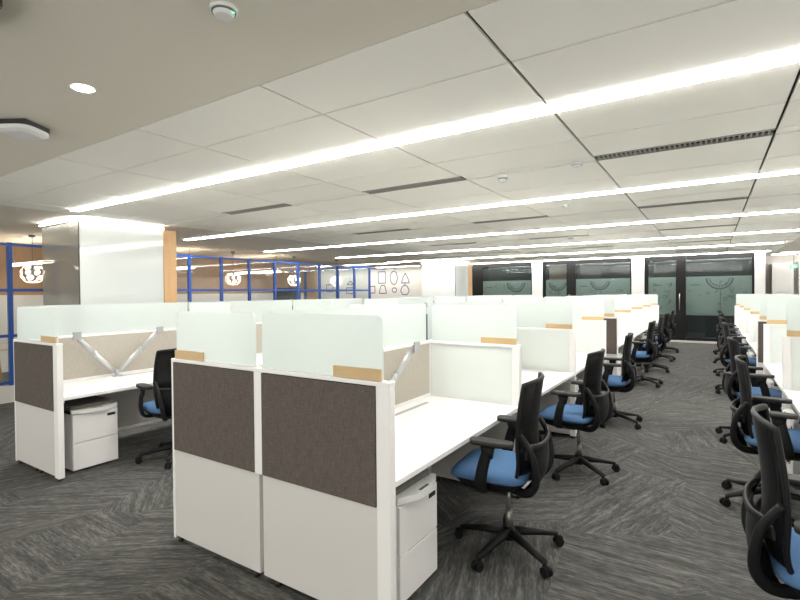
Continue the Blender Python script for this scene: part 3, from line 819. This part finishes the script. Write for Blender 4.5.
# pedestals
k = 0
for ys, nb in BLOCKS:
    for i in range(nb):
        y = ys+1.8*i+(.28 if i == 0 else .245)
        pedestal(XMR-.09 if k == 0 else XMR-.03, ys+.40 if k == 0 else y, 0, 'white drawer pedestal with grey cushion under the %s aisle desk of the middle row' % ORD[k])
        pedestal(XRL+.03, ys+1.8*i+1.53, PI, 'white drawer pedestal with grey cushion under the %s aisle desk of the right row' % ORD[k])
        k += 1
pedestal(XLR-.13, 2.20, 0, 'white drawer pedestal with grey cushion under the nearest left row desk')
pedestal(XLR-.13, 3.90, 0, 'white drawer pedestal under the second left row desk')
# monitor arms
monitor_arm(XM+.13, 2.62, 0, 'silver double monitor arm on the first desk of the middle row')
for i, y in enumerate((4.5, 6.3)): monitor_arm(XM+.13, y, 0, 'silver double monitor arm on the %s desk of the middle row' % ORD[i+1])
monitor_arm(XL+.13, 2.70, 0, 'silver double monitor arm in a V shape on the nearest left row desk')
# chairs
mid = [(-1.05, 2.85, 185), (-.98, 4.42, 176), (-.98, 6.30, 184), (-.98, 9.1, 178), (-.98, 10.8, 187), (-.98, 12.5, 176), (-.98, 14.3, 183)]
for i, (x, y, a) in enumerate(mid):
    chair(x, y, a, 'black mesh office chair with blue seat left of the aisle, %s from the camera' % ORD[i])
rt = [(.355, 2.50, 0), (.365, 4.45, -3), (.36, 6.25, 5), (.36, 9.05, 0), (.36, 10.9, 6), (.36, 12.7, -5), (.36, 14.45, 3)]
for i, (x, y, a) in enumerate(rt):
    chair(x, y, a, 'black mesh office chair with blue seat right of the aisle, %s from the camera' % ORD[i])
chair(-4.42, 2.75, 172, 'black mesh office chair with blue seat at the left row desk beside the pedestal')

# ================================================================ wall graphics (line icons on the white wall)
def icon(bm_fn, px, z, label):
    x = px_x(px); bm = newbm(); bm_fn(bm, x, z, YF-.004)
    tag(obj('wall_graphic', bm, M['icon']), label, 'wall graphic', 'dark line icons on the white far wall')
def poly(pts):
    def f(bm, x, z, y):
        for i in range(len(pts)):
            a, b = pts[i], pts[(i+1) % len(pts)]; line(bm, x+a[0], z+a[1], x+b[0], z+b[1], y, .022)
    return f
def rc(w, h): return [(-w, -h), (w, -h), (w, h), (-w, h)]
def ell(w, h, n=10): return [(w*math.cos(2*PI*i/n+.3), h*math.sin(2*PI*i/n+.3)) for i in range(n)]
tri = [(-.2, -.2), (.2, -.2), (.12, .02), (0, .22), (-.12, .02)]
XI = [(poly(rc(.19, .25)), 382, 2.28, 'tall rectangle line icon in the upper row on the far white wall'),
      (poly([(-.2, 0), (-.13, .22), (0, .3), (.13, .22), (.2, 0), (.13, -.22), (0, -.3), (-.13, -.22)]), 394, 2.25, 'tall octagon line icon on the far white wall'),
      (poly(tri), 405.5, 2.22, 'bell shaped line icon in the upper row on the far white wall'),
      (poly([(-.2, -.2), (-.1, .15), (.1, .15), (.2, -.2)]), 383, 1.78, 'small line icon below the tall rectangle icon'),
      (poly(ell(.12, .1)), 394.5, 1.72, 'small round line icon below the octagon icon'),
      (poly([(-.22, -.02), (-.12, .16), (0, .2), (0, .3), (0, .2), (.12, .16), (.22, -.02), (.12, -.2), (-.12, -.2)]), 405, 1.72, 'stopwatch shaped line icon on the far white wall'),
      (poly(rc(.2, .16)), 330, 1.85, 'square line icon seen behind the blue framed glass'),
      (poly([(-.2, 0), (0, .16), (.2, 0)]), 350.5, 2.0, 'roof shaped line icon seen behind the blue framed glass'),
      (poly(rc(.2, .13)), 350, 1.72, 'flat box line icon seen behind the blue framed glass'),
      (poly(rc(.17, .15)), 372, 1.75, 'box line icon beside the last blue post')]
for f, px, z, l in XI: icon(f, px, z, l)

# exit signs
t = thing('exit_sign', 'green lit exit sign over the dark doorway beside the middle white column', 'exit sign', (px_x(421), YF+.84, 2.42))
b1('housing', M['black'], t, -.21, .21, 0, .03, -.09, .09)
b1('sign_face', M['exitg'], t, -.2, .2, -.006, -.001, -.08, .08)
# running figure and arrow
bm = newbm()
line(bm, -.02, .03, -.05, -.02, -.010, .012); line(bm, -.05, -.02, -.10, -.05, -.010, .008); line(bm, -.04, -.02, .0, -.06, -.010, .008); ring(bm, -.005, .05, .010, .009, -.010, 10); line(bm, .05, 0, .13, 0, -.010, .008); line(bm, .13, 0, .10, .03, -.010, .007); line(bm, .13, 0, .10, -.03, -.010, .007)
obj('symbol', bm, M['exitw'], t)
t = thing('exit_sign', 'small green lit exit sign beside the white column at the far right', 'exit sign', (2.12, 18.7, 2.30))
b1('housing', M['black'], t, -.085, .085, 0, .03, -.055, .055)
b1('sign_face', M['exitg'], t, -.08, .08, -.006, -.001, -.05, .05)
bm = newbm(); cyl(bm, (0, .015, .056), (0, .015, HC-2.30), .006, n=8); obj('rod', bm, M['dark'], t)
bm = newbm(); line(bm, -.05, 0, .05, 0, -.010, .005); line(bm, -.05, 0, -.025, .02, -.010, .005); line(bm, -.05, 0, -.025, -.02, -.010, .005); obj('symbol', bm, M['exitw'], t)
# cylinder camera/sensor on the far white wall
t = thing('ceiling_camera', 'small dark dome camera under the ceiling by the far white wall', 'camera', (px_x(400), YF-.4, HC))
bm = newbm(); cyl(bm, (0, 0, 0), (0, 0, -.05), .08, n=18); cyl(bm, (0, 0, -.05), (0, 0, -.11), .06, .03, 18); obj('dome', bm, M['dark'], t)

# ================================================================ things in the side room
def make_pendant():
    t = thing('pendant_lamp', 'x', 'lamp', group='glowing petal pendant lamps in the side room')
    bm = newbm(); cyl(bm, (0, 0, .12), (0, 0, .70), .006, n=8); cyl(bm, (0, 0, .66), (0, 0, .70), .05, n=14); obj('cord', bm, M['dark'], t)
    for ringi, (lat, n_) in enumerate(((-1.0, 4), (-.42, 7), (.16, 8), (.72, 6))):
        for k in range(n_):
            a = 2*PI*k/n_+ringi*.45; c, s = math.cos(a), math.sin(a)
            bm = newbm(); P = []
            for q in range(5):
                la = lat-.27+.54*q/4; rr = .17*math.cos(la)*(1+.04*q); P.append((c*rr, s*rr, .17*math.sin(la)))
            sweep(bm, P, [.008, .028, .036, .026, .006], [.003, .004, .004, .004, .003], 8, (-s, c, 0)); obj('petal', bm, M['pend'], t)
    bm = newbm(); cyl(bm, (0, 0, -.03), (0, 0, .14), .03, .02, 12); obj('lamp_socket', bm, M['dark'], t)
    return t
PE = make_pendant()
PD = [(-10.3, 3.7, 'leftmost pendant lamp, left of the near glass column'), (-10.3, 6.2, 'petal pendant lamp just right of the oak strip of the near column'), (-10.3, 8.05, 'petal pendant lamp behind the second blue bay right of the column'), (-10.3, 10.2, 'petal pendant lamp behind the middle blue bays'), (-10.3, 12.1, 'rightmost petal pendant lamp before the far white wall')]
for i, (x, y, l) in enumerate(PD):
    if i == 0: PE.location = (x, y, 2.0); PE['label'] = 'glowing '+l
    else: dup(PE, (x, y, 2.0), .4*i, 'glowing '+l)
def added_lamp(x, y, z, e, sx, sy, col, lab, nm='added_ceiling_light'):  # extra lamp, added for its light rather than as a known fixture
    t = thing(nm, lab, 'ceiling light', (x, y, z))
    b1('housing', M['frame'], t, -sx/2-.02, sx/2+.02, -sy/2-.02, sy/2+.02, -.012, 0)
    m = emis('added_light_face', col, e); b1('diffuser', m, t, -sx/2, sx/2, -sy/2, sy/2, -.020, -.013)
for i, y in enumerate((1.2, 4.0, 6.9, 9.6)):  # line lights added for reflection-like streaks and to light the side room
    t = thing('added_line_light', 'added warm line light in the side room for reflected streaks, %s from the left' % ORD[i], 'lamp', (-11.2, y, 2.24))
    b1('housing', M['frame'], t, -.95, .95, -.035, .035, -.015, .015)
    b1('diffuser', M['sideline'], t, -.93, .93, -.03, .03, -.022, -.016); b1('added_upper_diffuser', M['sideline'], t, -.93, .93, -.03, .03, .016, .022)  # upper face added to brighten the ceiling on the left
    for sx in (-.8, .8):
        bm = newbm(); cyl(bm, (sx, 0, .0225), (sx, 0, HC-2.24), .004, n=6); obj('cord', bm, M['dark'], t)
added_lamp(-11.5, 14.6, HC, 9, 4.0, .12, (1, .97, .9), 'added line light over the space before the icon wall')  # this and the next lamp are added to light the icon wall area
added_lamp(-12.9, 16.75, HC, 9, 6.0, .12, (1, .97, .9), 'added line light washing the icon wall')
added_lamp(-5.6, 19.4, HC, 1.5, .9, .3, (1, .9, .8), 'added panel light in the first meeting room')  # dim meeting room lamps, added so the frosted film shows
added_lamp(-2.9, 19.0, HC, 1.5, .9, .3, (1, .95, .9), 'added panel light in the middle meeting room')
added_lamp(-.2, 19.0, HC, 1.5, .9, .3, (1, .95, .9), 'added panel light in the meeting room at the aisle end')
added_lamp(3.1, 10.0, HC, 14, .12, 8, (1, .97, .93), 'unseen line light along the right side of the office')  # fill lamp out of view beyond the right row
added_lamp(2.7, 18.0, HC, 12, 1.9, .08, (1, .97, .93), 'added thin line light in the ceiling at the far right end')  # added to brighten the white column at the far right
# tables and chairs in the side room
def round_leg_table(x, y, label):
    t = thing('meeting_table', label, 'table', (x, y, 0))
    b1('tabletop', M['table'], t, -.45, .45, -.8, .8, .72, .75, bev=.008)
    for sx in (-1, 1):
        for sy in (-1, 1):
            bm = newbm(); cyl(bm, (sx*.42, sy*.72, 0), (sx*.36, sy*.62, .72), .018, .024, 12); obj('leg', bm, M['woodp'], t)
round_leg_table(-10.0, 2.55, 'pale table with wooden legs behind the blue glass at the left edge')
round_leg_table(-10.6, 7.6, 'pale table with wooden legs in the side room')
def side_chair(x, y, rz, label):
    t = thing('side_chair', label, 'chair', (x, y, 0), rz, 'dark side chairs in the side room')
    bm = newbm(); box(bm, -.22, .22, -.22, .22, .43, .46, bev=.012); obj('seat', bm, M['blk2'], t)
    bm = newbm(); sweep(bm, spline([(-.22, -.2, .8), (-.27, 0, .8), (-.22, .2, .8)], 6), .14, .012, 10, (0, 0, 1)); obj('backrest', bm, M['blk2'], t)
    for sx in (-1, 1):
        for sy in (-1, 1):
            bm = newbm(); cyl(bm, (sx*.22, sy*.21, 0), (sx*.18, sy*.18, .43 if sx > 0 else .43), .012, .015, 10); obj('leg', bm, M['woodp'], t)
    bm = newbm()
    for sy in (-1, 1): cyl(bm, (-.2, sy*.18, .44), (-.235, sy*.17, .72), .011, n=8)
    obj('back_post', bm, M['blk2'], t)
side_chair(-9.35, 2.5, PI, 'dark chair drawn to the table at the left edge')
side_chair(-11.6, 7.5, 0, 'dark chair against the wall in the side room')
# dark meeting room furniture behind the rear glass
t = thing('meeting_table', 'dark table inside the meeting room at the aisle end', 'table', (.1, 19.6, 0))
b1('tabletop', M['black'], t, -.7, .7, -.6, .6, .71, .75, bev=.008); b1('pedestal_leg', M['black'], t, -.25, .25, -.2, .2, 0, .71)
